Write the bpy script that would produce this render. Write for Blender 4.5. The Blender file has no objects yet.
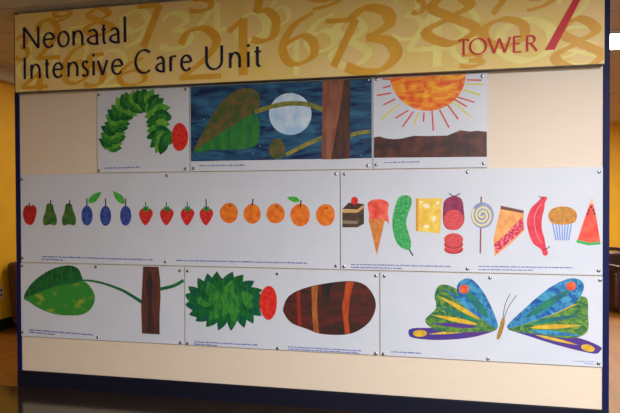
import bpy, bmesh, math, random
from mathutils import Matrix, Vector
random.seed(7)
S = bpy.context.scene
COL = S.collection
PI = math.pi

# ------------------------------------------------------------------ camera
YAW, PITCH, ROLL = 0.22226639, -0.01466003, 0.00368691
FPX = 603.0
D = 4.315                     # distance of the display board's face
CAM = Vector((0, 0, 1.55))
RM = Matrix.Rotation(YAW, 3, 'Z') @ Matrix.Rotation(PITCH, 3, 'X') @ Matrix.Rotation(ROLL, 3, 'Y')
cd = bpy.data.cameras.new('camera'); cam = bpy.data.objects.new('camera', cd); COL.objects.link(cam)
cd.sensor_width = 36; cd.lens = FPX * 36 / 620; cd.clip_start = .05
m = Matrix((RM @ Vector((1, 0, 0)), RM @ Vector((0, 0, 1)), RM @ Vector((0, -1, 0)))).transposed().to_4x4()
m.translation = CAM
cam.matrix_world = m
S.camera = cam

def ray(px, py):
    return RM @ Vector(((px - 310) / FPX, 1, -(py - 206.5) / FPX))
def on_plane(px, py, y=D):
    d = ray(px, py); p = CAM + d * ((y - CAM.y) / d.y)
    return Vector((p.x, p.z))
def on_floor(px, py, z=0):
    d = ray(px, py); return CAM + d * ((z - CAM.z) / d.z)
def mean_z(pts, y=D): return sum(on_plane(a, b, y).y for a, b in pts) / len(pts)
def mean_x(pts, y=D): return sum(on_plane(a, b, y).x for a, b in pts) / len(pts)

# ------------------------------------------------------------------ materials
def lin(c):
    return tuple((v / 255 / 12.92 if v / 255 <= .04045 else ((v / 255 + .055) / 1.055) ** 2.4) for v in c)
MATS = {}
def mat(name, c, rough=.5, c2=None, scale=(20, 20, 20), metal=0, spec=.5, lo=.38, hi=.62, emit=None, detail=4, dist=0., coat=0, bump=0):
    if name in MATS: return MATS[name]
    M = bpy.data.materials.new(name); M.use_nodes = True
    nt = M.node_tree; b = nt.nodes['Principled BSDF']
    b.inputs['Roughness'].default_value = rough; b.inputs['Metallic'].default_value = metal
    b.inputs['Specular IOR Level'].default_value = spec
    b.inputs['Coat Weight'].default_value = coat
    b.inputs['Base Color'].default_value = (*lin(c), 1)
    if c2 is not None:
        tc = nt.nodes.new('ShaderNodeTexCoord'); mp = nt.nodes.new('ShaderNodeMapping')
        mp.inputs['Scale'].default_value = scale
        n = nt.nodes.new('ShaderNodeTexNoise'); n.inputs['Scale'].default_value = 1; n.inputs['Detail'].default_value = detail
        n.inputs['Distortion'].default_value = dist
        r = nt.nodes.new('ShaderNodeValToRGB')
        r.color_ramp.elements[0].position = lo; r.color_ramp.elements[1].position = hi
        r.color_ramp.elements[0].color = (*lin(c), 1); r.color_ramp.elements[1].color = (*lin(c2), 1)
        L = nt.links.new
        L(tc.outputs['Object'], mp.inputs['Vector']); L(mp.outputs[0], n.inputs['Vector'])
        L(n.outputs['Fac'], r.inputs['Fac']); L(r.outputs['Color'], b.inputs['Base Color'])
        if bump:
            bp = nt.nodes.new('ShaderNodeBump'); bp.inputs['Strength'].default_value = bump; bp.inputs['Distance'].default_value = .003
            L(n.outputs['Fac'], bp.inputs['Height']); L(bp.outputs[0], b.inputs['Normal'])
    if emit:
        b.inputs['Emission Color'].default_value = (*lin(c), 1); b.inputs['Emission Strength'].default_value = emit
    MATS[name] = M
    return M
def ink(name, c, c2=None, **k):
    k.setdefault('rough', .45); k.setdefault('spec', .3)
    return mat('print_' + name, c, c2=c2, **k)

# ------------------------------------------------------------------ objects
def link(name, me, material, parent=None, loc=None):
    o = bpy.data.objects.new(name, me); COL.objects.link(o)
    for q in (material if isinstance(material, (list, tuple)) else [material]): me.materials.append(q)
    if parent is not None: o.parent = parent
    if loc is not None: o.location = loc
    return o
def from_bm(name, bm, material, parent=None, loc=None, smooth=False):
    me = bpy.data.meshes.new(name); bm.normal_update(); bm.to_mesh(me); bm.free()
    if smooth: me.polygons.foreach_set('use_smooth', [True] * len(me.polygons))
    return link(name, me, material, parent, loc)
def empty(name, loc, rz=0):
    o = bpy.data.objects.new(name, None); COL.objects.link(o); o.location = loc; o.rotation_euler.z = rz
    o.empty_display_size = .1
    return o
def tag(o, label, cat, group=None):
    o['label'] = label; o['category'] = cat
    if group: o['group'] = group
    return o
def struct(o): o['kind'] = 'structure'; return o
def box(bm, x0, x1, y0, y1, z0, z1, bevel=0, seg=2, taper=None):
    r = bmesh.ops.create_cube(bm, size=1)
    vs = r['verts']
    for v in vs:
        v.co = Vector(((x0 + x1) / 2 + v.co.x * (x1 - x0), (y0 + y1) / 2 + v.co.y * (y1 - y0), (z0 + z1) / 2 + v.co.z * (z1 - z0)))
    if bevel:
        es = list({e for v in vs for e in v.link_edges})
        bmesh.ops.bevel(bm, geom=es, offset=bevel, segments=seg, affect='EDGES', profile=.5)
    return bm
def boxobj(name, b, material, parent=None, bevel=0, seg=2, smooth=False):
    bm = bmesh.new(); box(bm, *b, bevel=bevel, seg=seg)
    return from_bm(name, bm, material, parent, smooth=smooth)

# ------------------------------------------------------------------ flat print helpers (all in metres on a sheet)
def catmull(p, closed=False, n=8):
    out = []; N = len(p)
    rng = range(N) if closed else range(N - 1)
    for i in rng:
        if closed: a, b, c, d = p[i - 1], p[i], p[(i + 1) % N], p[(i + 2) % N]
        else: a, b, c, d = p[max(i - 1, 0)], p[i], p[i + 1], p[min(i + 2, N - 1)]
        for k in range(n):
            t = k / n
            out.append(.5 * ((2 * b) + (c - a) * t + (2 * a - 5 * b + 4 * c - d) * t * t + (3 * b - a - 3 * c + d) * t ** 3))
    if not closed: out.append(p[-1])
    return out
LAYER = .0007
class Sheet:
    """A plane parallel to the display board at y = yf (its printed face), with a root object at (x0, z0)."""
    def __init__(s, root, yf): s.root, s.yf = root, yf; s.lim = None; s.o = root.location.copy()
    def pt(s, px, py): return on_plane(px, py, s.yf)
    def loc3(s, p, layer=1): return Vector((p.x - s.o.x, s.yf - layer * LAYER - s.o.y, p.y - s.o.z))
    def fill(s, bm, pts, layer=1):
        v = [bm.verts.new(s.loc3(p, layer)) for p in pts]
        f = bm.faces.new(v); f.normal_update()
        if f.normal.y > 0: f.normal_flip()
        e = bmesh.ops.extrude_face_region(bm, geom=[f])
        for g in e['geom']:
            if isinstance(g, bmesh.types.BMVert): g.co.y += 0
        # front stays where it is; push the original loop back to the sheet
        nf = [g for g in e['geom'] if isinstance(g, bmesh.types.BMFace)]
        for q in v: q.co.y = s.yf - s.o.y
        if f.is_valid: bmesh.ops.delete(bm, geom=[f], context='FACES_ONLY')
    def strip(s, bm, pts, width, layer=1, nib=.35, thin=1., closed=False, clamp=None, rise=0.):
        """a pen stroke along pts; thin < 1 makes it a broad nib held at angle nib"""
        P = list(pts); N = len(P); A = []
        for i, p in enumerate(P):
            if closed: t = P[(i + 1) % N] - P[i - 1]
            else: t = P[min(i + 1, N - 1)] - P[max(i - 1, 0)]
            if t.length < 1e-9: t = Vector((1, 0))
            t.normalize(); nrm = Vector((-t.y, t.x))
            w = width(i / max(N - 1, 1)) if callable(width) else width
            h = .5 * w * (thin + (1 - thin) * abs(t.x * math.sin(nib) - t.y * math.cos(nib)))
            pr = []
            for q in (p + nrm * h, p - nrm * h):
                if clamp: q = Vector((min(max(q.x, clamp[0]), clamp[1]), min(max(q.y, clamp[2]), clamp[3])))
                pr.append(bm.verts.new(s.loc3(q, layer + rise * i / max(N - 1, 1))))
            A.append(pr)
        for i in range(N if closed else N - 1):
            a, b = A[i], A[(i + 1) % N]
            try:
                f = bm.faces.new((a[0], b[0], b[1], a[1])); f.normal_update()
                if f.normal.y > 0: f.normal_flip()
            except ValueError: pass
    # ---- pixel-measured shapes
    def poly(s, name, px, material, parent=None, layer=1, smooth=True, n=6):
        pts = [s.pt(*p) for p in px]
        if smooth: pts = catmull(pts, True, n)
        if s.lim:
            for q in pts: q.x = min(max(q.x, s.lim[0]), s.lim[1]); q.y = min(max(q.y, s.lim[2]), s.lim[3])
        bm = bmesh.new(); s.fill(bm, pts, layer)
        return s.done(name, bm, material, parent)
    def ell(s, name, cx, cy, rx, ry, material, parent=None, layer=1, rot=0, wob=0.0):
        ph = random.random() * 6
        px = []
        for k in range(28):
            a = 2 * PI * k / 28; w = 1 + wob * math.sin(3 * a + ph)
            x, y = rx * w * math.cos(a), ry * w * math.sin(a)
            px.append((cx + x * math.cos(rot) - y * math.sin(rot), cy + x * math.sin(rot) + y * math.cos(rot)))
        return s.poly(name, px, material, parent, layer, smooth=False)
    def line(s, name, px, wpx, material, parent=None, layer=1, smooth=True):
        pts = [s.pt(*p) for p in px]
        k = (s.pt(px[0][0] + 1, px[0][1]) - s.pt(*px[0])).length
        if smooth and len(pts) > 2: pts = catmull(pts, False, 8)
        bm = bmesh.new()
        w = (lambda t: wpx(t) * k) if callable(wpx) else wpx * k
        s.strip(bm, pts, w, layer)
        return s.done(name, bm, material, parent)
    def done(s, name, bm, material, parent=None):
        o = from_bm(name, bm, material, parent or s.root)
        return o
    def leaf(s, name, x0, y0, x1, y1, wid, material, parent=None, layer=1, bulge=.45):
        """a pointed leaf from its stalk end to its tip"""
        dx, dy = x1 - x0, y1 - y0; L = math.hypot(dx, dy); nx, ny = -dy / L, dx / L
        pts = []
        for sgn in (1, -1):
            row = []
            for k in range(9):
                t = k / 8; h = wid / 2 * math.sin(PI * t ** (1 if bulge >= .5 else .8)) ** .9
                row.append((x0 + dx * t + sgn * nx * h, y0 + dy * t + sgn * ny * h))
            pts += row if sgn == 1 else row[::-1][1:-1]
        return s.poly(name, pts, material, parent, layer, smooth=False)
    def caption(s, x0, y0, x1, y1, hpx=1.4, material=None, label=None):
        a, b = s.pt(x0, y0), s.pt(x1, y1); k = (s.pt(x0 + 1, y0) - a).length
        h = hpx * k; L = (b - a).length; u = (b - a).normalized(); bm = bmesh.new(); t = 0
        while t < L:
            for _ in range(random.choice((2, 3, 3, 4, 5, 6, 7))):
                w = random.choice((.45, .55, .6)) * h
                if t + w > L: break
                hh = h * random.choice((.7, .7, .7, 1.))
                p = a + u * t - Vector((0, h / 2))
                q = [p, p + u * w, p + u * w + Vector((0, hh)), p + Vector((0, hh))]
                bm.faces.new([bm.verts.new(s.loc3(z, 1)) for z in q])
                t += w + .16 * h
            t += .5 * h
        return s.done('caption', bm, material or M_CAP)

# ------------------------------------------------------------------ colours of the fixed things
M_NAVY = mat('navy_paint', (14, 21, 70), .55, spec=.15, c2=(16, 23, 75), scale=(3, 3, 3))
M_CREAM = mat('cream_board', (221, 205, 184), .5, c2=(219, 202, 182), scale=(6, 6, 40))
M_SHEET = mat('white_sheet', (204, 208, 219), .32, c2=(200, 205, 216), scale=(4, 4, 4), spec=.4)
M_PIN = mat('steel_pin', (180, 180, 186), .25, metal=1)
M_CAP = ink('caption', (66, 82, 168))
M_CAP2 = ink('caption_pale', (130, 140, 205))
M_GOLD = ink('sign_ground', (234, 206, 114), (238, 208, 142), scale=(4, 4, 4))
M_NUM1 = ink('numeral_gold', (226, 172, 60), (220, 162, 50), scale=(7, 7, 7))
M_NUM2 = ink('numeral_pale', (244, 232, 142), (240, 226, 138), scale=(7, 7, 7))
M_LET = ink('lettering_navy', (30, 26, 58))
M_RED = ink('lettering_red', (204, 20, 32))
M_SIDE = mat('sign_edge', (92, 78, 62), .6)

# ------------------------------------------------------------------ display board
XL = mean_x([(15.9, 110), (16.2, 203), (17.3, 300), (19, 380)])
XLi = mean_x([(20.6, 110), (20.6, 203), (21.2, 300), (22, 365)])
XR = mean_x([(609.6, 80), (609.6, 200), (609, 300), (608, 395)])
XRi = mean_x([(602.6, 80), (602.8, 200), (602.8, 300), (602, 400)])
ZB = mean_z([(22, 369.5), (155, 380), (310, 391.5), (465, 400.7), (602, 406.5)])
HC = 3.07                                                        # ceiling height
board = tag(empty('display_board', ((XL + XR) / 2, D, 0)), 'large navy framed display board faced in cream, standing across the hall on a dark base', 'display board')
bo = board.location
def bbox_local(b, o): return (b[0] - o.x, b[1] - o.x, b[2] - o.y, b[3] - o.y, b[4] - o.z, b[5] - o.z)
boxobj('backing_panel', bbox_local((XLi, XRi, D, D + .1, ZB, HC - .005), bo), M_CREAM, board)
for a, b in ((XL, XLi), (XRi, XR)):
    boxobj('frame_stile', bbox_local((a, b, D - .012, D + .11, ZB, HC - .005), bo), M_NAVY, board, .003)['label'] = 'navy side post'
boxobj('base_rail', bbox_local((XL, XR, D - .016, D + .11, 0, ZB), bo), mat('navy_base', (9, 12, 32), .6, spec=.25), board, .004)['label'] = 'dark navy base rail'

# ------------------------------------------------------------------ header sign
YS = D - .07
sx0 = mean_x([(14.6, 94), (15, 55), (15.4, 17)], YS); sx1 = mean_x([(604.6, 20), (604.4, 65)], YS)
sz0 = mean_z([(15, 93.8), (85, 89.6), (155, 84.8), (310, 75.2), (465, 69.5), (602, 65.3)], YS)
sz1 = min(mean_z([(16, 16.8), (155, 1)], YS), HC - .012)
sign = tag(empty('header_sign', ((sx0 + sx1) / 2, YS, sz0)), 'long golden sign patterned with numerals reading Neonatal Intensive Care Unit above the picture panels', 'sign')
so = sign.location
boxobj('sign_panel', bbox_local((sx0, sx1, YS, D - .001, sz0, sz1), so), M_GOLD, sign)
boxobj('bottom_edge', bbox_local((sx0, sx1, YS - .002, D - .013, sz0 - .006, sz0), so), M_SIDE, sign)
SG = Sheet(sign, YS)
CL = (sx0, sx1, sz0, sz1)
V = lambda *p: [Vector(q) for q in p]
DIG = {
 '0': [(1, [(.5, 0), (.05, .25), (.05, .75), (.5, 1), (.95, .75), (.95, .25)], 1)],
 '1': [(0, [(.1, .78), (.62, 1)], 0), (0, [(.62, 1), (.62, 0)], 0)],
 '2': [(1, [(.05, .72), (.25, .97), (.65, 1), (.9, .75), (.65, .42), (.05, .03)], 0), (0, [(.02, .04), (1, .04)], 0)],
 '3': [(1, [(.08, .84), (.4, 1), (.8, .92), (.85, .72), (.42, .52)], 0), (1, [(.42, .54), (.85, .46), (1, .25), (.75, .04), (.35, 0), (0, .1)], 0)],
 '4': [(0, [(.7, 0), (.7, 1)], 0), (0, [(.7, 1), (0, .3)], 0), (0, [(0, .3), (1, .3)], 0)],
 '5': [(0, [(1, 1), (.35, .98)], 0), (0, [(.35, .98), (.2, .6)], 0), (1, [(.2, .6), (.6, .63), (.95, .42), (.85, .1), (.4, 0), (0, .06)], 0)],
 '6': [(1, [(.92, 1), (.4, .8), (.06, .4), (.18, .08), (.52, 0), (.92, .16), (.92, .42), (.6, .56), (.1, .4)], 0)],
 '7': [(0, [(0, .97), (1, .97)], 0), (0, [(1, .98), (.25, 0)], 0)],
 '8': [(1, [(.5, .53), (.12, .76), (.5, 1), (.88, .76), (.5, .53), (0, .25), (.5, 0), (1, .25)], 1)],
 '9': [(1, [(.08, 0), (.6, .2), (.94, .6), (.82, .92), (.48, 1), (.08, .84), (.08, .58), (.4, .44), (.9, .6)], 0)],
}
def numeral(ch, x0, y0, x1, y1, wpx, material, layer):
    a, b = SG.pt(x0, y1), SG.pt(x1, y0); k = (SG.pt(x0 + 1, y0) - SG.pt(x0, y0)).length
    bm = bmesh.new()
    for sm, pts, cl in DIG[ch]:
        P = [Vector((a.x + (b.x - a.x) * p[0], a.y + (b.y - a.y) * p[1])) for p in pts]
        if sm: P = catmull(P, bool(cl), 8)
        if sm and cl: P = P + [P[0].copy()]
        if not sm: P = [P[0].lerp(P[1], t / 4) for t in range(5)]
        SG.strip(bm, P, wpx * k, layer, nib=.3, thin=.32, clamp=CL, rise=.3); layer += .4
    SG.done('printed_numeral', bm, material)
PALE = [('9', 122, 10, 150, 48, 8), ('3', 160, 12, 190, 50, 8), ('4', 196, 2, 226, 42, 7), ('9', 236, 12, 268, 62, 8), ('6', 306, 14, 336, 52, 8),
        ('8', 332, 16, 368, 68, 9), ('4', 408, 6, 450, 68, 9), ('3', 392, -6, 422, 40, 6), ('0', 500, 18, 552, 62, 11), ('8', 452, 6, 480, 62, 7), ('2', 556, -8, 590, 30, 7),
        ('5', 62, 26, 88, 64, 5), ('0', 30, 34, 56, 74, 5), ('2', 98, 50, 128, 88, 6), ('6', 268, -8, 290, 26, 5), ('1', 284, 40, 304, 76, 6), ('9', 18, 60, 40, 92, 5), ('8', 560, 40, 600, 66, 6)]
GOLD = [('6', 281, 13, 316, 65, 9), ('7', 326, 18, 356, 67, 9), ('3', 346, 6, 396, 73, 13), ('8', 426, -8, 476, 45, 12), ('5', 252, -8, 277, 42, 9), ('1', 226, 18, 254, 76, 9),
        ('2', 179, 28, 221, 80, 9), ('9', 524, -18, 562, 11, 9), ('8', 555, 17, 602, 70, 11), ('0', 484, 18, 525, 47, 10), ('3', 460, 54, 482, 67, 7), ('2', 36, 20, 60, 60, 7),
        ('5', 84, 54, 104, 86, 7), ('8', 86, 7, 112, 36, 7), ('7', 138, 4, 160, 48, 8), ('6', 62, 44, 88, 84, 6), ('9', 54, 10, 72, 22, 5), ('3', 16, 36, 28, 60, 5),
        ('4', 22, 72, 48, 94, 6), ('5', 190, -8, 212, 12, 7), ('7', 488, -6, 508, 14, 8), ('9', 310, -12, 346, 10, 8), ('6', 118, 58, 146, 86, 6), ('3', 412, -10, 424, 14, 6)]
LY = .5
for a, mt in [(q, M_NUM2) for q in PALE] + [(q, M_NUM1) for q in GOLD]:
    numeral(*a, mt, LY); LY += .16

def arc(cx, cy, rx, ry, a0, a1, n=18):
    return [(cx + rx * math.cos(math.radians(a0 + (a1 - a0) * k / n)), cy + ry * math.sin(math.radians(a0 + (a1 - a0) * k / n))) for k in range(n + 1)]
XH = .66
GL = {
 'N': [[(0, 0), (0, 1)], [(0, 1), (1, 0)], [(1, 0), (1, 1)]],
 'e': [[(.05, .37), (.95, .37)], arc(.5, .33, .5, .33, 8, 322)],
 'o': [arc(.5, .33, .5, .34, 0, 360, 28)],
 'n': [[(0, 0), (0, .66)], arc(.52, .36, .48, .29, 168, 0) + [(1, 0)]],
 'a': [arc(.52, .42, .48, .24, 145, 0) + [(1, 0)], arc(.95, .2, .95, .19, 95, 285)],
 't': [[(.45, .86), (.45, .2)] + arc(.75, .2, .3, .18, 180, 300, 8), [(0, .64), (1, .64)]],
 'l': [[(.5, 0), (.5, 1.15)]], 'I': [[(.5, 0), (.5, 1)]], 'i': [[(.5, 0), (.5, .66)], [(.5, .86), (.5, .98)]],
 's': [[(.95, .57), (.72, .65), (.4, .66), (.12, .58), (.14, .44), (.5, .34), (.88, .22), (.9, .08), (.6, .0), (.25, .01), (0, .08)]],
 'v': [[(0, .66), (.5, 0)], [(.5, 0), (1, .66)]],
 'C': [arc(.56, .5, .56, .51, 48, 312, 26)],
 'r': [[(0, 0), (0, .66)], [(0, .4), (.15, .56), (.45, .65), (1, .65)]],
 'U': [[(0, 1), (0, .36)] + arc(.5, .36, .5, .37, 180, 360, 14) + [(1, 1)]],
 'T': [[(0, 1), (1, 1)], [(.5, 1), (.5, 0)], [(0, 1), (0, .88)], [(1, 1), (1, .88)], [(.3, 0), (.7, 0)]],
 'O': [arc(.5, .5, .5, .52, 0, 360, 30)],
 'W': [[(0, 1), (.27, 0)], [(.27, 0), (.5, .95)], [(.5, .95), (.75, 0)], [(.75, 0), (1, 1)]],
 'E': [[(.05, 0), (.05, 1)], [(.05, 1), (.95, 1)], [(.05, .53), (.8, .53)], [(.05, 0), (1, 0)]],
 'R': [[(.05, 0), (.05, 1)], [(.05, 1), (.35, 1)] + arc(.4, .76, .38, .24, 90, -90, 12) + [(.05, .52)], [(.4, .52), (1, 0)]],
}
def word(letters, base, cap, w, material, name='lettering', thin=.55):
    """letters: (char, px left, px right); base: two pixel points on the baseline; cap height in metres"""
    (ax, ay), (bx, by) = base
    bm = bmesh.new(); ly = LY + 1
    for ch, l, r in letters:
        by_ = lambda x: ay + (by - ay) * (x - ax) / (bx - ax)
        p, q = SG.pt(l, by_(l)), SG.pt(r, by_(r))
        x0, x1 = p.x + w * .45, q.x - w * .45
        if ch in 'lIi': x0 = x1 = (p.x + q.x) / 2
        for path in GL[ch]:
            P = [Vector((x0 + (x1 - x0) * g[0], ZBASE + cap * g[1])) for g in path]
            if len(P) == 2: P = [P[0].lerp(P[1], t / 3) for t in range(4)]
            elif ch in 'sr': P = catmull(P, False, 5)
            SG.strip(bm, P, w, ly, nib=.25, thin=thin, rise=.1); ly += .15
    return SG.done(name, bm, material)
B1 = ((24, 49.6), (127, 41.8)); ZBASE = mean_z([B1[0], B1[1]], YS)
CAPH = .172
word([('N', 23.6, 40), ('e', 43.4, 56), ('o', 57.8, 70.3), ('n', 73, 84), ('a', 87.3, 98.6), ('t', 100.8, 108), ('a', 109.6, 120), ('l', 123.8, 127.2)], B1, CAPH, .0225, M_LET)
B2 = ((24, 80.8), (262, 64.8)); ZBASE = mean_z([B2[0], (143, 73.2), B2[1]], YS)
word([('I', 24, 26.6), ('n', 31, 41.3), ('t', 44.3, 51), ('e', 53, 64.4), ('n', 68, 79), ('s', 81.8, 89.8), ('i', 93, 95.4), ('v', 97.3, 109), ('e', 111.6, 124.2)], B2, CAPH, .0225, M_LET)
word([('C', 134.8, 152.5), ('a', 155.5, 165.3), ('r', 169.8, 177.8), ('e', 180.6, 192.8)], B2, CAPH, .0225, M_LET)
word([('U', 205.6, 223.4), ('n', 229.3, 241.3), ('i', 247.2, 250.2), ('t', 253.4, 262.6)], B2, CAPH, .0225, M_LET)
B3 = ((459, 54.6), (537, 51.6)); ZBASE = mean_z([B3[0], B3[1]], YS)
word([('T', 458.4, 469), ('O', 469, 487), ('W', 487.3, 511.3), ('E', 512.6, 522.4), ('R', 525.6, 538)], B3, .102, .0145, M_RED, thin=.45)
bm = bmesh.new()
SG.fill(bm, [SG.pt(*p) for p in ((544.6, 50.2), (554.6, 49.6), (581.5, -2), (574.2, -2))], LY + 1)
a, b, c = SG.pt(581.5, -2), SG.pt(574.2, -2), SG.pt(584.5, -8)
SG.fill(bm, [b, a, Vector((a.x + .03, sz1 - .02)), Vector((a.x - .16, sz1 - .02)), Vector((a.x - .17, sz1 - .06)), Vector((a.x - .03, sz1 - .055))], LY + 1)
SG.done('lettering', bm, M_RED)['label'] = 'tall slanted red numeral 7'

# ------------------------------------------------------------------ picture panels
YF = D - .014
z1b = mean_z([(97, 172.8), (188, 171.3), (280, 170.2), (372, 168.9), (480, 167.8)], YF)
z2t = mean_z([(20, 175.4), (97, 174.2), (155, 173), (310, 170.2), (400, 169), (488, 168.3), (602, 167.6)], YF)
z2b = mean_z([(20, 260.6), (97, 263.2), (155, 265.6), (310, 270.2), (465, 273.2), (602, 274.6)], YF)
z3t = mean_z([(20, 262), (97, 264.4), (155, 266.8), (310, 271.2), (465, 274.2), (602, 275.6)], YF)
z3b = mean_z([(22, 334.5), (97, 338.5), (155, 344.5), (310, 352.5), (380, 357), (465, 361), (600, 365.5)], YF)
z1t = sz0 - .009
GRP = 'picture panels pinned to the display board'
def pin_mesh():
    bm = bmesh.new(); prof = [(.0115, 0), (.0115, .006), (.0098, .0085), (.006, .0098), (.0, .0102)]; N = 16; rings = []
    for r, h in prof:
        if r == 0: rings.append([bm.verts.new((0, -h, 0))])
        else: rings.append([bm.verts.new((r * math.cos(2 * PI * k / N), -h, r * math.sin(2 * PI * k / N))) for k in range(N)])
    for a, b in zip(rings, rings[1:]):
        for k in range(N):
            if len(b) == 1: bm.faces.new((a[k], a[(k + 1) % N], b[0]))
            else: bm.faces.new((a[k], a[(k + 1) % N], b[(k + 1) % N], b[k]))
    bmesh.ops.recalc_face_normals(bm, faces=bm.faces)
    me = bpy.data.meshes.new('mounting_pin'); bm.to_mesh(me); bm.free(); me.materials.append(M_PIN)
    me.polygons.foreach_set('use_smooth', [True] * len(me.polygons)); return me
PIN = pin_mesh()
def panel(xl, xr, z0, z1, label, pins):
    x0, x1 = on_plane(*xl, YF).x, on_plane(*xr, YF).x
    o = tag(empty('picture_panel', ((x0 + x1) / 2, YF, z0)), label, 'picture panel', GRP)
    boxobj('sheet', bbox_local((x0, x1, YF, D - .006, z0, z1), o.location), M_SHEET, o, .0012, 1)
    s = Sheet(o, YF); s.lim = (x0 + .004, x1 - .004, z0 + .004, z1 - .004)
    for px, py in pins:
        q = s.pt(px, py); q.x = min(max(q.x, x0 + .014), x1 - .014); q.y = min(max(q.y, z0 + .014), z1 - .014)
        c = bpy.data.objects.new('mounting_pin', PIN); COL.objects.link(c); c.parent = o
        c.location = s.loc3(q, 0)
        # spacer behind the sheet reaches the board
    return s
G1 = ink('green_deep', (6, 72, 44), (26, 112, 48), scale=(40, 40, 14), detail=6, dist=1)
G2 = ink('green_mid', (14, 98, 46), (62, 140, 52), scale=(30, 30, 12), detail=6, dist=1)
G3 = ink('green_light', (52, 146, 56), (118, 172, 58), scale=(30, 30, 14), detail=6, dist=1)
G4 = ink('green_blue', (6, 78, 66), (18, 96, 48), scale=(40, 40, 12), detail=6, dist=1)
G5 = ink('green_leaf', (48, 134, 52), (176, 176, 62), scale=(8, 8, 14), lo=.54, hi=.76, detail=5)
RED = ink('red', (204, 24, 34), (220, 58, 40), scale=(30, 30, 30))
DRED = ink('crimson', (178, 22, 40), (206, 42, 34), scale=(40, 40, 40))
STEM = ink('stem', (48, 44, 36))

# ---- leafy arch (plain foliage)
A = panel((97.3, 130), (189, 130), z1b, z1t, 'square picture panel with an arching spray of green leaves, upper left under the sign', [(99, 95), (186, 89.5), (98.6, 170.6), (185.6, 168.8)])
apath = catmull(V((109, 148), (112, 138), (116, 124), (122, 111), (133, 103), (146, 101), (156, 108), (158.5, 122), (159, 137), (166, 143)), False, 6)
gm = [G1, G2, G4, G1, G2, G3]
n = 0
for i in range(0, len(apath) - 1, 2):
    p = apath[i]; t = (apath[i + 1] - apath[i]).normalized(); nr = Vector((-t.y, t.x))
    for sg in (1, -1):
        a = p - nr * sg * 3; q = p + nr * sg * random.uniform(11.5, 14.5) + t * random.uniform(3, 8)
        A.leaf('printed_leaf', a.x, a.y, q.x, q.y, random.uniform(8.5, 11), gm[(n * 5 + (sg > 0)) % 6], layer=1 + .1 * n); n += 1
A.ell('printed_berry', 180, 137, 8, 14, RED, layer=1 + .1 * n, wob=.02)
A.caption(104.5, 168, 140, 167)

# ---- night landscape (plain)
B = panel((190.2, 130), (372.4, 130), z1b, z1t, 'wide dark blue picture panel of a plain pale moon behind a brown tree trunk', [(193.6, 168.3), (368.4, 80), (367.8, 165.6)])
SKY = ink('night_sky', (12, 26, 72), (52, 112, 148), scale=(3.5, 3.5, 13), detail=8, dist=1.6, lo=.34, hi=.7)
zA = mean_z([(191, 161.2), (280, 159.8), (371, 158.2)], YF)
x0, x1 = on_plane(190.8, 130, YF).x, on_plane(371.8, 130, YF).x
bm = bmesh.new(); B.fill(bm, [Vector((x0, zA)), Vector((x1, zA)), Vector((x1, z1t - .004)), Vector((x0, z1t - .004))], .6)
B.done('printed_sky', bm, SKY)
BRG = ink('leaf_brown_green', (62, 88, 44), (112, 92, 58), scale=(14, 14, 14), detail=5)
NG = ink('night_green', (28, 110, 62), (56, 128, 52), scale=(20, 20, 10), detail=6)
OLV = ink('olive', (96, 110, 62), (150, 140, 56), scale=(20, 20, 20))
B.poly('printed_leaf', [(194, 151.6), (205.7, 127.5), (219.5, 104.5), (235.6, 90.7), (251.7, 88.4), (259.7, 96.4), (258.6, 108), (252, 114), (222, 132)], BRG, layer=1.4)
B.poly('printed_leaf', [(194, 152), (222, 132.5), (252, 114.5), (258.5, 119), (259.7, 132), (255, 146), (236, 149.5), (212, 150)], NG, layer=1.5)
B.ell('printed_moon', 290.3, 114, 21.3, 21, ink('moon', (206, 222, 238), (160, 196, 228), scale=(9, 9, 9), detail=3), layer=1.3)
B.line('printed_twig', [(255, 112), (272, 106.5), (290, 103.5), (308, 104.5), (325, 110)], 4.4, OLV, layer=1.7)
B.line('printed_twig', [(286, 155), (303, 146), (324, 137)], 4, OLV, layer=1.1)
B.line('printed_twig', [(348, 137), (358, 133), (371, 131.5)], 4, OLV, layer=1.1)
B.ell('printed_leaf', 277, 149, 8, 10.5, BRG, layer=1.2, wob=.04)
BRK = ink('bark', (122, 74, 58), (150, 96, 76), scale=(22, 22, 5), detail=6)
BRKD = ink('bark_dark', (62, 46, 46), (92, 58, 46), scale=(22, 22, 5), detail=6)
tr = B.poly('printed_trunk', [(322.5, 77), (345, 75.5), (343, 120), (341, 159.2), (321.5, 159.4), (322.5, 120)], BRK, layer=1.9, smooth=False)
B.poly('printed_bark_shade', [(344, 75.6), (350.3, 75.3), (350, 158.6), (331, 159.3), (336, 132), (340, 110)], BRKD, tr, layer=2.1, smooth=False)
for k in range(16):
    B.ell('printed_star', random.choice((random.uniform(196, 264), random.uniform(352, 369), random.uniform(194, 320))), random.uniform(92, 156), .45, .45, ink('star', (176, 196, 214)), layer=.9)
B.caption(199.5, 165.6, 245.5, 165)

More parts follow.
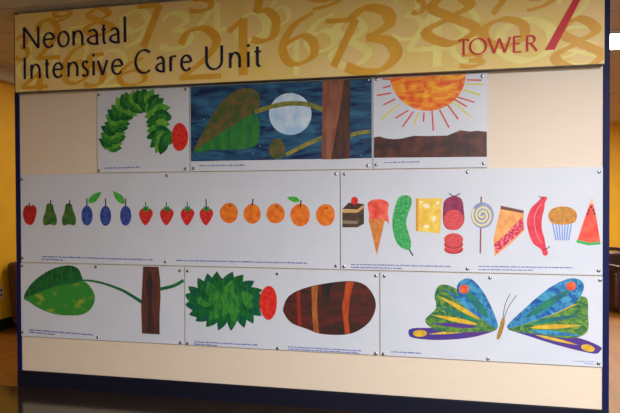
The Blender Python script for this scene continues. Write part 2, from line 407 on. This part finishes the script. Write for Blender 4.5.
# ---- sun and hill
C = panel((373.2, 130), (487.4, 130), z1b, z1t, 'picture panel of an orange sun with red and yellow rays over a brown hill', [(376.8, 79.6), (482.6, 76.2), (376.3, 164.6), (483.8, 163.2)])
zt = on_plane(428, 73.2, YF).y
sun = [C.pt(427.8 + 38.3 * math.cos(a), 73 + 37.8 * math.sin(a)) for a in [PI * k / 30 for k in range(31)]]
for p in sun: p.y = min(p.y, z1t - .006)
bm = bmesh.new(); C.fill(bm, sun, 1.6)
C.done('printed_sun', bm, ink('sun', (226, 84, 28), (246, 178, 40), scale=(7, 7, 16), detail=5, dist=1.5))
RR, RY = ink('ray_red', (206, 78, 56)), ink('ray_yellow', (214, 208, 66))
z4 = lambda x, y: (370 + x / 3.758, 65 + y / 3.758)
for a, b, c in (((77, 54), (46, 52), RR), ((78, 78), (48, 86), RR), ((80, 105), (25, 115), RR), ((95, 128), (50, 150), RR), ((108, 148), (40, 205), RY), ((145, 170), (95, 200), RR),
                ((163, 175), (122, 233), RR), ((182, 177), (165, 225), RY), ((203, 178), (201, 213), RR), ((233, 172), (238, 247), RR), ((261, 168), (297, 235), RR), ((292, 150), (332, 204), RR),
                ((310, 137), (380, 195), RY), ((318, 130), (365, 157), RR), ((322, 118), (392, 140), RR), ((350, 92), (413, 113), RY), ((362, 72), (428, 72), RY), ((365, 56), (420, 57), RR)):
    C.line('printed_ray', [z4(*a), z4(*b)], 1.5, c, smooth=False)
hill = [z4(*p) for p in ((15, 272), (35, 268), (60, 276), (90, 279), (120, 276), (165, 266), (215, 267), (290, 265), (340, 245), (375, 250), (405, 247), (440, 251))]
C.poly('printed_hill', [(373.8, 157.8)] + hill[:] + [(487, 156.8)], ink('hill', (58, 38, 38), (112, 58, 46), scale=(10, 10, 10), detail=6, lo=.42, hi=.7), smooth=False)
C.caption(384, 162.4, 420, 161.6)

# ---- fruit row
Dp = panel((20.8, 215), (339.6, 220), z2b, z2t, 'long picture panel with a row of apple, pears, plums, strawberries and oranges', [(22, 179.6), (167, 175.5), (336, 173.8), (22.2, 258), (165.6, 261.6), (336, 265.8)])
PEAR = ink('pear', (26, 92, 52), (86, 120, 44), scale=(22, 22, 22), detail=6)
PLUM = ink('plum', (36, 58, 132), (62, 88, 168), scale=(30, 30, 30), detail=5)
BERRY = ink('strawberry', (190, 24, 34), (214, 60, 48), scale=(40, 40, 40), detail=6)
CALYX = ink('calyx', (18, 110, 52), (44, 140, 60), scale=(40, 40, 40))
ORNG = ink('orange', (216, 98, 28), (232, 130, 44), scale=(24, 24, 24), detail=6)
LF = ink('leaf', (44, 158, 62), (92, 182, 66), scale=(30, 30, 30))
ap = Dp.poly('printed_apple', [(24, 208), (27, 205.2), (30, 206.4), (33.5, 205), (36.4, 208.5), (36, 216), (33, 223.5), (29.5, 225), (25.4, 222.5), (23, 215)], ink('apple', (158, 24, 30), (190, 40, 36), scale=(22, 22, 22), detail=6))
Dp.line('printed_stem', [(29.2, 202.8), (29.8, 207)], 1.2, STEM, ap, 1.3, False)
for cx in (50, 69):
    q = Dp.poly('printed_pear', [(cx - 1.5, 203.4), (cx + 2.6, 204.4), (cx + 4, 210), (cx + 6.8, 218), (cx + 5.8, 225), (cx, 224.4), (cx - 5.8, 225.4), (cx - 7, 219), (cx - 4.4, 211), (cx - 3.6, 205.2)], PEAR)
    Dp.line('printed_stem', [(cx + 1, 200), (cx + .3, 205)], 1.2, STEM, q, 1.3, False)
for cx, cy in ((87, 215.6), (105.6, 215.9), (125.7, 215.8)):
    q = Dp.ell('printed_plum', cx, cy, 5.6, 10, PLUM)
    Dp.line('printed_stem', [(cx, 198.4), (cx, 206.4)], 1.2, STEM, q, 1.3, False)
    if cx == 87: Dp.leaf('printed_leaf', 88.3, 203, 101.5, 191.8, 7, LF, q, 1.2)
    if cx > 120: Dp.leaf('printed_leaf', 124.6, 203.6, 113, 191, 7, LF, q, 1.2)
for cx, cy in ((146, 216.8), (166.8, 216.8), (187.5, 216.8), (206.4, 216.2)):
    q = Dp.poly('printed_strawberry', [(cx - 5, 209.6), (cx, 208.6), (cx + 5.4, 209.8), (cx + 6.8, 214), (cx + 4.2, 220), (cx + .5, 225), (cx - 2.5, 224), (cx - 6, 218), (cx - 6.8, 213)], BERRY)
    pts = []
    for k in range(12):
        a = 2 * PI * k / 12; r = 1 if k % 2 == 0 else .45
        pts.append((cx + 5.6 * r * math.cos(a), 209 + 3.6 * r * math.sin(a)))
    Dp.poly('printed_calyx', pts, CALYX, q, 1.3, False)
    Dp.line('printed_stem', [(cx - .4, 202 if cx < 200 else 199), (cx, 208)], 1.1, CALYX if cx < 200 else STEM, q, 1.4, False)
for k, (cx, cy, rx, ry) in enumerate(((229, 213, 9.1, 10.2), (252.2, 213.8, 8.6, 10), (275.6, 213.5, 9.2, 10), (300.2, 215, 9.8, 11.4), (325.5, 215, 9.5, 11))):
    q = Dp.ell('printed_orange', cx, cy, rx, ry, ORNG, wob=.015)
    if k in (1, 3): Dp.line('printed_stem', [(cx + 1, cy - 15), (cx, cy - 8)], 1.3, STEM, q, 1.3, False)
    else: Dp.ell('printed_stem', cx + 1, cy - 7, 1.4, .8, ink('navel', (112, 82, 40)), q, 1.3)
    if k == 3: Dp.leaf('printed_leaf', 300, 201, 287, 197.4, 5.6, LF, q, 1.4)
Dp.caption(42, 256.4, 153.5, 259.8); Dp.caption(42, 259, 63, 259.9); Dp.caption(176, 260.2, 308, 263)

# ---- treats row
E_ = panel((340.6, 220), (602.8, 220), z2b, z2t, 'picture panel with a row of cake, ice cream cone, pickle, cheese and other foods', [(344.8, 174), (467.6, 172), (599.2, 171.6), (344, 266.4), (467.6, 268.6), (598.6, 270.4)])
z5 = lambda x, y: (335 + x / 4.35, 180 + y / 4.35)
z6 = lambda x, y: (465 + x / 4.131, 180 + y / 4.131)
P5 = lambda *l: [z5(*p) for p in l]
P6 = lambda *l: [z6(*p) for p in l]
WH = ink('white', (226, 224, 220))
ck = E_.poly('printed_cake', P5((32, 128), (98, 128), (98, 206), (32, 206)), ink('cake', (92, 68, 56), (70, 52, 44), scale=(30, 30, 30)), smooth=False)
E_.poly('printed_icing', P5((32, 126), (60, 98), (126, 104), (98, 128)), ink('icing', (58, 40, 34), (84, 56, 44), scale=(30, 30, 30)), ck, 1.3, False)
E_.poly('printed_side', P5((98, 128), (126, 104), (126, 190), (98, 206)), ink('cake_side', (84, 72, 58), (60, 50, 44), scale=(30, 30, 30)), ck, 1.3, False)
E_.poly('printed_cream', P5((32, 128), (98, 128), (124, 108), (124, 122), (98, 142), (32, 142)), ink('cake_cream', (206, 160, 96)), ck, 1.5, False)
E_.poly('printed_cream', P5((32, 176), (98, 178), (98, 190), (32, 190)), ink('cake_grey', (140, 124, 104)), ck, 1.5, False)
E_.ell('printed_cherry', *z5(85, 90), 3.5, 4, RED, ck, 1.7)
ic = E_.poly('printed_ice_cream', P5((142, 105), (160, 88), (188, 83), (215, 88), (234, 105), (230, 140), (235, 192), (222, 178), (190, 192), (150, 188), (148, 150)), ink('ice_cream', (222, 62, 56), (236, 116, 96), scale=(14, 14, 14)), layer=1.3)
E_.poly('printed_cone', P5((150, 186), (214, 186), (182, 328)), ink('cone', (216, 138, 70), (196, 112, 50), scale=(40, 40, 40), dist=1), ic, 1, False)
E_.poly('printed_cone_rim', P5((150, 170), (216, 172), (214, 194), (150, 192)), ink('cone_rim', (198, 110, 48), (222, 150, 84), scale=(30, 30, 30)), ic, 1.6, False)
pk = E_.poly('printed_pickle', P5((275, 80), (300, 66), (328, 74), (333, 105), (317, 150), (310, 190), (320, 230), (330, 268), (326, 300), (300, 300), (270, 275), (254, 230), (249, 180), (258, 130)), ink('pickle', (30, 138, 76), (84, 184, 104), scale=(60, 60, 60), detail=6))
E_.line('printed_stem', P5((320, 298), (330, 314), (339, 329)), 1.4, STEM, pk, .9)
ch = E_.poly('printed_cheese', P5((352, 80), (465, 78), (458, 232), (352, 222)), ink('cheese', (226, 178, 62), (236, 206, 100), scale=(16, 16, 16)), smooth=False)
E_.poly('printed_rind', P5((352, 80), (362, 82), (362, 222), (352, 222)), ink('rind', (206, 146, 44)), ch, 1.2, False)
for x, y, rx, ry, ro in ((398, 112, 3.4, 2.2, .3), (430, 168, 2, 3, .2), (398, 202, 3, 1.7, 0), (375, 96, 2, 1.2, 0), (447, 100, 1.8, 1.8, 0)):
    E_.ell('printed_hole', *z5(x, y), rx, ry, ink('cheese_hole', (240, 228, 186)), ch, 1.4, ro)
sl = E_.poly('printed_salami', P5((471, 110), (480, 86), (505, 72), (535, 72), (554, 90), (560, 130), (562, 180), (540, 212), (512, 218), (484, 210), (470, 180)), ink('salami_skin', (122, 34, 72), (150, 50, 90), scale=(22, 22, 22)))
E_.ell('printed_cut_face', *z5(516, 174), 10.1, 10.2, ink('salami', (216, 86, 88), (196, 60, 66), scale=(70, 70, 70)), sl, 1.4)
E_.line('printed_string', P5((496, 58), (518, 70), (545, 58)), 1, STEM, sl, 1.3)
for k in range(3):
    E_.ell('printed_slice', *z5(516, 302 - 22 * k), 9.6, 4.6 + .8 * k, ink('salami', (0, 0, 0)), sl, 1 + .5 * k)
    if k < 2: E_.line('printed_slice_edge', P5((478, 300 - 22 * k), (496, 314 - 22 * k), (516, 318 - 22 * k), (538, 314 - 22 * k), (555, 300 - 22 * k)), .9, ink('salami_edge', (134, 32, 44)), sl, 1.3 + .5 * k)
lp = E_.ell('printed_lollipop', *z6(72, 146), 11.4, 13, ink('lolly', (126, 138, 176), (150, 160, 192), scale=(20, 20, 20)), layer=1.2)
E_.line('printed_stick', P6((67, 68), (66, 110), (65, 200), (63, 303)), 1.5, ink('stick', (140, 84, 74)), lp, 1, False)
spi = []
for k in range(56):
    a = k / 55 * 5.2 * PI; r = 1 + 9.2 * k / 55
    spi.append((z6(72, 146)[0] + r * math.cos(a), z6(72, 146)[1] + r * 1.12 * math.sin(a)))
E_.line('printed_swirl', spi, 2, ink('swirl', (222, 208, 150)), lp, 1.5, False)
pi = E_.poly('printed_pie', P6((148, 108), (242, 126), (244, 206), (122, 310), (118, 245)), ink('pie', (220, 146, 82), (232, 170, 104), scale=(20, 20, 20)), smooth=False)
E_.poly('printed_crust', P6((148, 106), (243, 126), (242, 138), (147, 120)), ink('crust', (112, 66, 58)), pi, 1.3, False)
E_.poly('printed_filling', P6((238, 152), (244, 206), (128, 304), (120, 264), (160, 232), (190, 200)), ink('filling', (196, 36, 72), (226, 130, 140), scale=(60, 60, 60), detail=2, lo=.48, hi=.6), pi, 1.2, False)
E_.line('printed_crust_edge', P6((245, 204), (185, 262), (122, 311)), 1.5, ink('pie_edge', (226, 158, 92)), pi, 1.5)
sg = E_.poly('printed_sausage', P6((320, 68), (340, 74), (330, 96), (328, 118), (318, 160), (318, 205), (328, 240), (334, 275), (343, 304), (326, 312), (312, 285), (282, 262), (262, 215), (256, 165), (272, 118), (302, 88)), ink('sausage', (206, 40, 66), (222, 66, 84), scale=(14, 14, 14)))
E_.line('printed_shine', P6((318, 96), (296, 126), (286, 170), (296, 222), (318, 262)), 1.1, ink('sausage_shine', (232, 116, 120)), sg, 1.3)
E_.line('printed_string', P6((306, 66), (314, 72), (326, 80)), .9, STEM, sg, 1.4); E_.line('printed_string', P6((352, 274), (336, 284), (322, 288)), .9, STEM, sg, 1.4)
cu = E_.poly('printed_cupcake', P6((344, 150), (354, 124), (380, 112), (405, 109), (435, 114), (457, 130), (462, 152), (450, 176), (405, 184), (360, 178)), ink('cupcake', (206, 142, 50), (170, 112, 50), scale=(34, 34, 34), detail=6), layer=1.4)
cp = E_.poly('printed_paper_cup', P6((355, 176), (447, 176), (434, 250), (404, 253), (372, 246)), ink('paper_cup', (196, 204, 226)), cu, 1, False)
for k in range(7):
    t = (k + .4) / 7
    E_.line('printed_stripe', P6((357 + 90 * t, 180), (373 + 60 * t, 249)), 1.1, ink('cup_stripe', (104, 136, 202)), cu, 1.2, False)
wm = E_.poly('printed_watermelon', P6((524, 76), (540, 138), (560, 262), (510, 262), (464, 250), (500, 140)), ink('melon', (222, 62, 50), (230, 96, 74), scale=(16, 16, 16)), smooth=False)
E_.poly('printed_rind', P6((462, 246), (510, 258), (558, 255), (560, 266), (510, 270), (460, 258)), ink('melon_rind', (62, 168, 88)), wm, 1.3, False)
E_.poly('printed_tip', P6((526, 70), (531, 100), (518, 100)), ink('melon_tip', (226, 190, 130)), wm, 1.4, False)
for x, y in ((512, 126), (530, 124), (508, 140), (534, 138), (522, 112)):
    E_.ell('printed_seed', *z6(x, y), .8, 1.5, ink('seed', (52, 24, 24)), wm, 1.5)
E_.caption(351, 264.2, 451, 266.4); E_.caption(351, 267, 402, 268.4)
E_.caption(478.5, 266.2, 574, 267.6); E_.caption(478.5, 269.4, 533, 270.1)

# ---- leaf and trunk
F = panel((21, 300), (184, 305), z3b, z3t, 'picture panel of one big two-tone green leaf on a branch beside a brown trunk', [(22.4, 265.8), (96, 266.6), (180.3, 270.6), (22.8, 332), (98, 337), (180.6, 342.4)])
F.poly('printed_leaf', [(24, 297.3), (32, 283), (49, 270.5), (66, 265.4), (77, 267.7), (81.3, 275), (80.5, 281.5), (57.3, 286), (37.6, 293)], G1, layer=1.2)
F.poly('printed_leaf', [(24, 298), (37.6, 292.5), (57.3, 285.2), (80.5, 281), (89.8, 286), (95, 297.3), (91, 308.6), (80, 315), (57.3, 314.6), (40.4, 309), (29, 301.8)], G5, layer=1)
F.line('printed_branch', [(36, 292.5), (57, 284.8), (81.3, 280.4), (99.7, 282.4), (119.4, 289), (130.7, 295), (144, 303.5)], lambda t: .8 + 2.2 * t, ink('branch', (16, 96, 62), (22, 112, 60), scale=(20, 20, 20)), layer=1.5)
F.line('printed_branch', [(158, 289.5), (173, 286), (183.6, 280.4)], 3, ink('branch', (0, 0, 0)), layer=1)
tk = F.poly('printed_trunk', [(143.2, 266.2), (158.6, 266.8), (160.2, 280), (160.6, 297), (159.6, 315), (159.7, 334.4), (142, 333.4), (141.2, 306)], ink('trunk', (104, 54, 44), (74, 48, 48), scale=(26, 26, 5), detail=6), layer=1.8, smooth=False)
F.poly('printed_bark_shade', [(146, 284), (150, 270), (153, 282), (152, 306), (154.5, 332.6), (147, 332.4), (148, 306)], ink('trunk_dark', (44, 38, 46), (66, 44, 44), scale=(26, 26, 5)), tk, layer=2, smooth=False)
F.caption(29, 329.6, 93.5, 334.8); F.caption(29, 331.8, 55, 334.2)

# ---- leaf cluster and brown oval
Gp = panel((185, 305), (379, 310), z3b, z3t, 'picture panel of a leafy green cluster and red berry beside a big brown oval', [(187.8, 271), (277.6, 273.6), (376, 275.6), (187.8, 343.2), (278, 348.5), (375.8, 353.8)])
gm = [G1, G2, G3, G4, G2, G1, G3]
n = 0
for ring, cnt in ((1.0, 20), (.62, 13), (.22, 9)):
    for k in range(cnt):
        a = 2 * PI * (k + .35 * random.random()) / cnt
        cx, cy = 225 + 28 * ring * math.cos(a), 301 + 17 * ring * math.sin(a)
        L = 17 if ring > .5 else 15
        ax, ay = cx - .35 * L * math.cos(a + .35), cy - .35 * L * math.sin(a + .35)
        bx, by = cx + .8 * L * math.cos(a + .35), cy + .8 * L * math.sin(a + .35)
        Gp.leaf('printed_leaf', ax, ay, bx, by, random.uniform(9.5, 12), gm[(n * 3 + k // 2) % 7], layer=1 + .1 * n); n += 1
Gp.ell('printed_berry', 268.5, 302.6, 8.6, 17, RED, layer=1 + .1 * n, wob=.02)
ov = [(283.2, 308), (288.5, 296.5), (302, 289), (322, 284), (349, 281), (365, 285), (374.6, 298), (375, 311), (367, 324.5), (349, 334), (322, 334), (306, 328.6), (291.6, 323), (284.4, 314)]
oval = Gp.poly('printed_oval', ov, ink('oval', (52, 36, 32), (96, 38, 34), scale=(5, 5, 12), detail=6, dist=1.4, lo=.36, hi=.66))
Gp.poly('printed_band', [(311.6, 286.6), (318, 285.2), (317, 300), (317.6, 316), (319, 333.2), (313.6, 331.4), (312, 310)], ink('band_ochre', (178, 104, 44), (146, 78, 40), scale=(30, 30, 9)), oval, 1.4, False)
Gp.poly('printed_band', [(346, 281.6), (354, 282), (350, 298), (348, 318), (350, 333.6), (345, 334), (342, 308)], ink('band_orange', (186, 76, 32), (158, 60, 34), scale=(30, 30, 9)), oval, 1.4, False)
Gp.poly('printed_band', [(296.6, 292.4), (300.4, 290.4), (300, 306), (301.6, 326.4), (298, 325)], ink('band_red', (146, 42, 34)), oval, 1.4, False)
Gp.poly('printed_band', [(322, 284.2), (332, 283), (329, 300), (322, 306)], ink('band_black', (34, 32, 34), (58, 42, 36), scale=(20, 20, 9)), oval, 1.4, False)
Gp.caption(194, 341.6, 258, 345); Gp.caption(194, 343.8, 217, 345.4)
Gp.caption(288, 346.6, 363, 350.8); Gp.caption(288, 348.9, 360, 353)

# ---- plain colourful butterfly shape
H = panel((380.2, 310), (602.6, 320), z3b, z3t, 'picture panel of a plain butterfly in bands of blue, green and purple, lower right', [(384.6, 275.8), (490, 277.6), (600, 280), (383.6, 354.4), (488, 358.6), (598.4, 363.2)])
BL = ink('wing_blue', (14, 78, 150), (66, 150, 186), scale=(12, 12, 12), dist=2, detail=5)
GN = ink('wing_green', (22, 96, 66), (112, 148, 52), scale=(14, 14, 20), dist=2, detail=5)
PU = ink('wing_purple', (88, 48, 126), (62, 56, 138), scale=(10, 10, 14), detail=4)
YE = ink('wing_yellow', (220, 184, 52), (196, 150, 48), scale=(20, 20, 20))
TE = ink('wing_teal', (30, 92, 110), (36, 128, 92), scale=(14, 14, 14), detail=4)
for nm, pts, mt, ly in (
    ('u', [(507, 327.5), (526.6, 306.7), (549, 288), (570, 278.4), (582.6, 282), (582, 294), (570, 306), (540, 319)], BL, 1.6),
    ('m', [(508, 328.4), (540, 312), (568, 299), (586, 297.5), (588, 314), (587, 332), (570, 338), (536, 334)], GN, 1.3),
    ('l', [(508, 329), (540, 333), (575, 337), (599.5, 346), (600, 351), (592, 353.4), (557, 345), (526.6, 335.4)], PU, 1.0),
    ('u', [(498, 327.5), (487, 298), (472, 279.4), (460, 281.4), (457, 291), (464, 306), (480, 318)], BL, 1.6),
    ('m', [(497, 328.4), (474, 309), (458, 290), (441, 284.6), (434.6, 295), (436, 308), (425, 321), (440, 331), (470, 332)], GN, 1.3),
    ('l', [(497, 329), (470, 329), (436, 328), (412, 328.4), (408.6, 333.6), (414, 338), (440, 340), (473.5, 337)], PU, 1.0)):
    w = H.poly('printed_wing', pts, mt, layer=ly)
    hub = Vector((508, 328.4)) if pts[0][0] > 502 else Vector((497, 328.4))
    cen = Vector((sum(p[0] for p in pts) / len(pts), sum(p[1] for p in pts) / len(pts)))
    d = cen - hub
    if nm == 'u':
        a = hub + d * .35; b = hub + d * 1.5
        H.leaf('printed_patch', a.x, a.y, b.x, b.y, 7.5, TE, w, ly + .2)
        H.ell('printed_spot', *((571, 286) if d.x > 0 else (464, 289)), 5, 4.4, ink('wing_red', (206, 64, 48), (226, 110, 60), scale=(30, 30, 30)), w, ly + .25)
    elif nm == 'm':
        for off, mt2 in ((-.3, PU), (-.17, YE), (-.02, TE), (.13, YE), (.27, BL)):
            r = Matrix.Rotation(off, 2) @ d; a = hub + r * .4; b = hub + r * 1.4
            H.leaf('printed_patch', a.x, a.y, b.x, b.y, 4.4, mt2, w, ly + .2)
    else:
        a = hub + d * .5; b = hub + d * 1.3
        H.leaf('printed_patch', a.x, a.y, b.x, b.y, 3, YE, w, ly + .2)
        H.ell('printed_spot', *((588, 348) if d.x > 0 else (420, 333.4)), 7, 3.4, YE, w, ly + .2, .25 if d.x > 0 else 0)
bd = H.poly('printed_body', [(503, 318), (505, 320), (503.6, 328), (500.4, 337), (497.6, 339.6), (497, 336), (499.6, 326), (501.4, 319.6)], ink('body', (176, 140, 62), (140, 100, 52), scale=(40, 40, 40)), layer=2.2)
H.line('printed_feeler', [(503, 318.4), (505, 305), (510, 294)], .6, STEM, bd, 2.0); H.line('printed_feeler', [(504, 318.4), (509, 306), (517, 295)], .6, STEM, bd, 2.0)
H.caption(391, 351.6, 422, 353.2); H.caption(573, 361, 594.5, 361.6, .8); H.caption(584, 363.2, 594.5, 364, 1.2, M_CAP2)

# ------------------------------------------------------------------ the hall
pl = on_floor(0, 331)
WLX = pl.x                                      # left side wall
YB = on_floor(615, 272).y                       # far wall
X1, Y0 = 6.2, -3.2
def floor_mat(name, c, c2, rough, tile, spec=.5, scale=(8, 8, 8)):
    M = mat(name, c, rough, c2=c2, scale=scale, spec=spec)
    return M
MF = mat('polished_dark_floor', (40, 33, 27), .13, c2=(48, 39, 31), scale=(6, 1.2, 6), spec=.6, detail=6)
MFR = mat('warm_wood_floor', (132, 82, 20), .5, c2=(118, 70, 16), scale=(9, .8, 9), spec=.25, detail=6)
bm = bmesh.new()
YS2 = D - .016
def quad(bm, pts, mi=0):
    f = bm.faces.new([bm.verts.new(p) for p in pts]); f.material_index = mi; return f
quad(bm, ((WLX, Y0, 0), (X1, Y0, 0), (X1, YS2, 0), (WLX, YS2, 0)), 0)
quad(bm, ((WLX, YS2, 0), (X1, YS2, 0), (X1, YB, 0), (WLX, YB, 0)), 1)
struct(from_bm('floor', bm, [MF, MFR]))
# ceiling tiles
MC = bpy.data.materials.new('ceiling_tile'); MC.use_nodes = True; nt = MC.node_tree; b = nt.nodes['Principled BSDF']; b.inputs['Roughness'].default_value = .9
tc = nt.nodes.new('ShaderNodeTexCoord'); br = nt.nodes.new('ShaderNodeTexBrick'); br.offset = 0
br.inputs['Scale'].default_value = 1; br.inputs['Brick Width'].default_value = 1.2; br.inputs['Row Height'].default_value = .6; br.inputs['Mortar Size'].default_value = .007
br.inputs['Color1'].default_value = (*lin((208, 200, 192)), 1); br.inputs['Color2'].default_value = (*lin((204, 196, 188)), 1); br.inputs['Mortar'].default_value = (*lin((150, 142, 136)), 1)
nt.links.new(tc.outputs['Object'], br.inputs['Vector']); nt.links.new(br.outputs['Color'], b.inputs['Base Color'])
bm = bmesh.new(); quad(bm, ((WLX, Y0, HC), (WLX, YB, HC), (X1, YB, HC), (X1, Y0, HC)))
struct(from_bm('ceiling', bm, MC))
MY = mat('yellow_wall', (222, 168, 14), .6, c2=(216, 160, 10), scale=(3, 3, 3))
MG = mat('pale_wall', (206, 196, 180), .7)
for nm, pts, mt in (('wall_left', ((WLX, YB, 0), (WLX, Y0, 0), (WLX, Y0, HC), (WLX, YB, HC)), MY), ('wall_back', ((X1, YB, 0), (WLX, YB, 0), (WLX, YB, HC), (X1, YB, HC)), MY),
                    ('wall_right', ((X1, Y0, 0), (X1, YB, 0), (X1, YB, HC), (X1, Y0, HC)), MG), ('wall_front', ((WLX, Y0, 0), (X1, Y0, 0), (X1, Y0, HC), (WLX, Y0, HC)), MG)):
    bm = bmesh.new(); quad(bm, pts); struct(from_bm(nm, bm, mt))
MK = mat('black_skirting', (18, 16, 18), .45)
struct(boxobj('baseboard_left', (WLX, WLX + .018, D + .3, YB - .002, 0, .135), MK))
struct(boxobj('baseboard_back', (WLX + .02, X1 - .002, YB - .018, YB, 0, .135), MK))
# lowered ceiling edge along the left side wall
dz = ray(0, 79); xs = WLX + .12; zs = CAM.z + dz.z * ((xs - CAM.x) / dz.x)
struct(boxobj('trim_1', (WLX, xs, D + .3, YB - .002, zs, HC), mat('soffit', (196, 182, 166), .85)))

# ------------------------------------------------------------------ wall outlet on the side wall
d = ray(.6, 292.5); k = (WLX - CAM.x) / d.x; p = CAM + d * k
out = tag(empty('wall_outlet', (WLX, p.y, p.z)), 'small pale wall outlet on the yellow side wall beyond the board', 'outlet')
boxobj('cover_plate', (.0, .007, -.04, .04, -.06, .06), mat('outlet_plastic', (196, 186, 168), .4), out, .002)
for s in (-1, 1):
    boxobj('socket', (.007, .009, -.017, .017, s * .027 - .015, s * .027 + .015), mat('socket_dark', (70, 52, 44), .5), out, .0006, 1)

# ------------------------------------------------------------------ armchairs
def armchair(loc, rz, label, W=.68, DP=.72, H_=.84, fab=None, wood=None, kind='tub', lh=.17):
    o = tag(empty('armchair', loc, rz), label, 'armchair')
    w = W / 2
    # local: faces -y
    boxobj('seat_frame', (-w + .07, w - .07, -DP / 2 + .03, DP / 2 - .06, lh, .32), fab, o, .02)
    boxobj('seat_cushion', (-w + .105, w - .105, -DP / 2, DP / 2 - .17, .322, .455), fab, o, .04, 4, True)
    bm = bmesh.new(); box(bm, -w + .02, w - .02, DP / 2 - .155, DP / 2, lh + .01, H_, .05, 4)
    for v in bm.verts:
        t = max(0, (v.co.z - .2) / (H_ - .2)); v.co.y += .07 * t; v.co.z += -.05 * (v.co.x / w) ** 2 * t
    from_bm('backrest', bm, fab, o, smooth=True)
    for s in (-1, 1):
        bm = bmesh.new(); x0, x1 = sorted((s * (w - .1), s * w)); box(bm, x0, x1, -DP / 2 + .02, DP / 2 - .16, lh, .58, .035, 4)
        for v in bm.verts: v.co.z += .05 * (v.co.y / DP) * (v.co.z > .4)
        from_bm('armrest', bm, fab, o, smooth=True)
        if kind == 'wood':
            bm = bmesh.new(); box(bm, s * (w - .05) - .045, s * (w - .05) + .045, -DP / 2 - .02, DP / 2 - .1, .605, .64, .014, 3)
            from_bm('arm_cap', bm, wood, o, smooth=True)
        for y in (-DP / 2 + .07, DP / 2 - .09):
            bm = bmesh.new(); r = bmesh.ops.create_cone(bm, cap_ends=True, segments=12, radius1=.018, radius2=.028, depth=lh)
            bmesh.ops.translate(bm, verts=bm.verts, vec=(s * (w - .1), y, lh / 2)); from_bm('leg', bm, wood, o, smooth=True)
    if kind == 'wood':
        bm = bmesh.new(); N = 14
        prev = None
        for i in range(N + 1):
            x = -w + 2 * w * i / N; z = H_ + .015 - .05 * (x / w) ** 2 * 1.2
            ring = [bm.verts.new((x, DP / 2 - .005 + .03 + dy, z + dzz)) for dy, dzz in ((-.035, -.03), (.04, -.03), (.04, .022), (-.035, .022))]
            if prev:
                for a in range(4): bm.faces.new((prev[a], prev[(a + 1) % 4], ring[(a + 1) % 4], ring[a]))
            else: bm.faces.new(ring)
            prev = ring
        bm.faces.new(prev[::-1]); bmesh.ops.recalc_face_normals(bm, faces=bm.faces)
        bmesh.ops.bevel(bm, geom=[e for e in bm.edges], offset=.004, segments=1, affect='EDGES')
        from_bm('top_rail', bm, wood, o)['label'] = 'dark wooden top rail'
    return o
WD = mat('dark_wood', (44, 24, 18), .4, c2=(60, 32, 22), scale=(20, 20, 4))
FB1 = mat('brown_upholstery', (78, 44, 24), .7, c2=(68, 38, 20), scale=(60, 60, 60))
FB2 = mat('red_brown_leather', (52, 22, 14), .42, c2=(42, 17, 12), scale=(30, 30, 30))
d = ray(5.5, 300); k = (WLX + .15) / d.x
armchair((WLX + .47, CAM.y + k * d.y + .45, 0), PI / 2, 'brown upholstered armchair by the yellow side wall, half hidden behind the board', fab=FB1, wood=WD, H_=.83, lh=.05)
q = on_floor(617, 312)
armchair((q.x + .16, q.y + .26, 0), .35, 'dark red-brown leather armchair with wooden top rail beyond the right post', fab=FB2, wood=WD, H_=.79, kind='wood', W=.74, lh=.06)

# ------------------------------------------------------------------ lamps
a = on_floor(611, 47.4, HC); b = on_floor(611, 31.6, HC)
lx0 = a.x - .35
lamp = tag(empty('ceiling_light', (lx0 + .6, (a.y + b.y) / 2, HC)), 'bright white fluorescent ceiling light beyond the right end of the board', 'ceiling light')
hl = (b.y - a.y) / 2; hl = abs(hl)
boxobj('diffuser', (-.57, .57, -hl + .0, hl - .0, -.02, -.006), mat('lamp_diffuser', (255, 250, 240), .5, emit=9), lamp)
bm = bmesh.new()
for bb in ((-.6, .6, -hl - .03, -hl), (-.6, .6, hl, hl + .03), (-.6, -.57, -hl, hl), (.57, .6, -hl, hl)): box(bm, *bb, -.024, -.001)
from_bm('lamp_frame', bm, mat('lamp_frame', (200, 196, 190), .5), lamp)

def area(name, loc, sx, sy, power, color, rot=(0, 0, 0), spread=PI):
    L = bpy.data.lights.new(name, 'AREA'); L.shape = 'RECTANGLE'; L.size = sx; L.size_y = sy; L.energy = power; L.color = color; L.spread = spread
    o = bpy.data.objects.new(name, L); COL.objects.link(o); o.location = loc; o.rotation_euler = rot
    return o
area('hall_lamp', (1.7, 0.6, HC - .03), 1.2, .6, 235, (.98, .98, 1))
area('hall_lamp', (1.4, -1.6, HC - .03), 1.2, .6, 130, (.98, .98, 1))
area('lobby_lamp', (lx0 + .6, (a.y + b.y) / 2, HC - .03), 1.1, .6, 40, (1, .95, .86))
area('lobby_lamp', (2.6, 10.2, HC - .03), 1.2, .6, 130, (1, .93, .8))
area('lobby_lamp', (-3.2, 6.8, HC - .03), 1.2, .6, 24, (1, .93, .8))

W = bpy.data.worlds.new('world'); S.world = W; W.use_nodes = True
W.node_tree.nodes['Background'].inputs[0].default_value = (.5, .5, .55, 1); W.node_tree.nodes['Background'].inputs[1].default_value = .1
S.view_settings.view_transform = 'Standard'; S.view_settings.look = 'None'; S.view_settings.gamma = 1; S.view_settings.use_curve_mapping = False
S.view_settings.exposure = 0.87
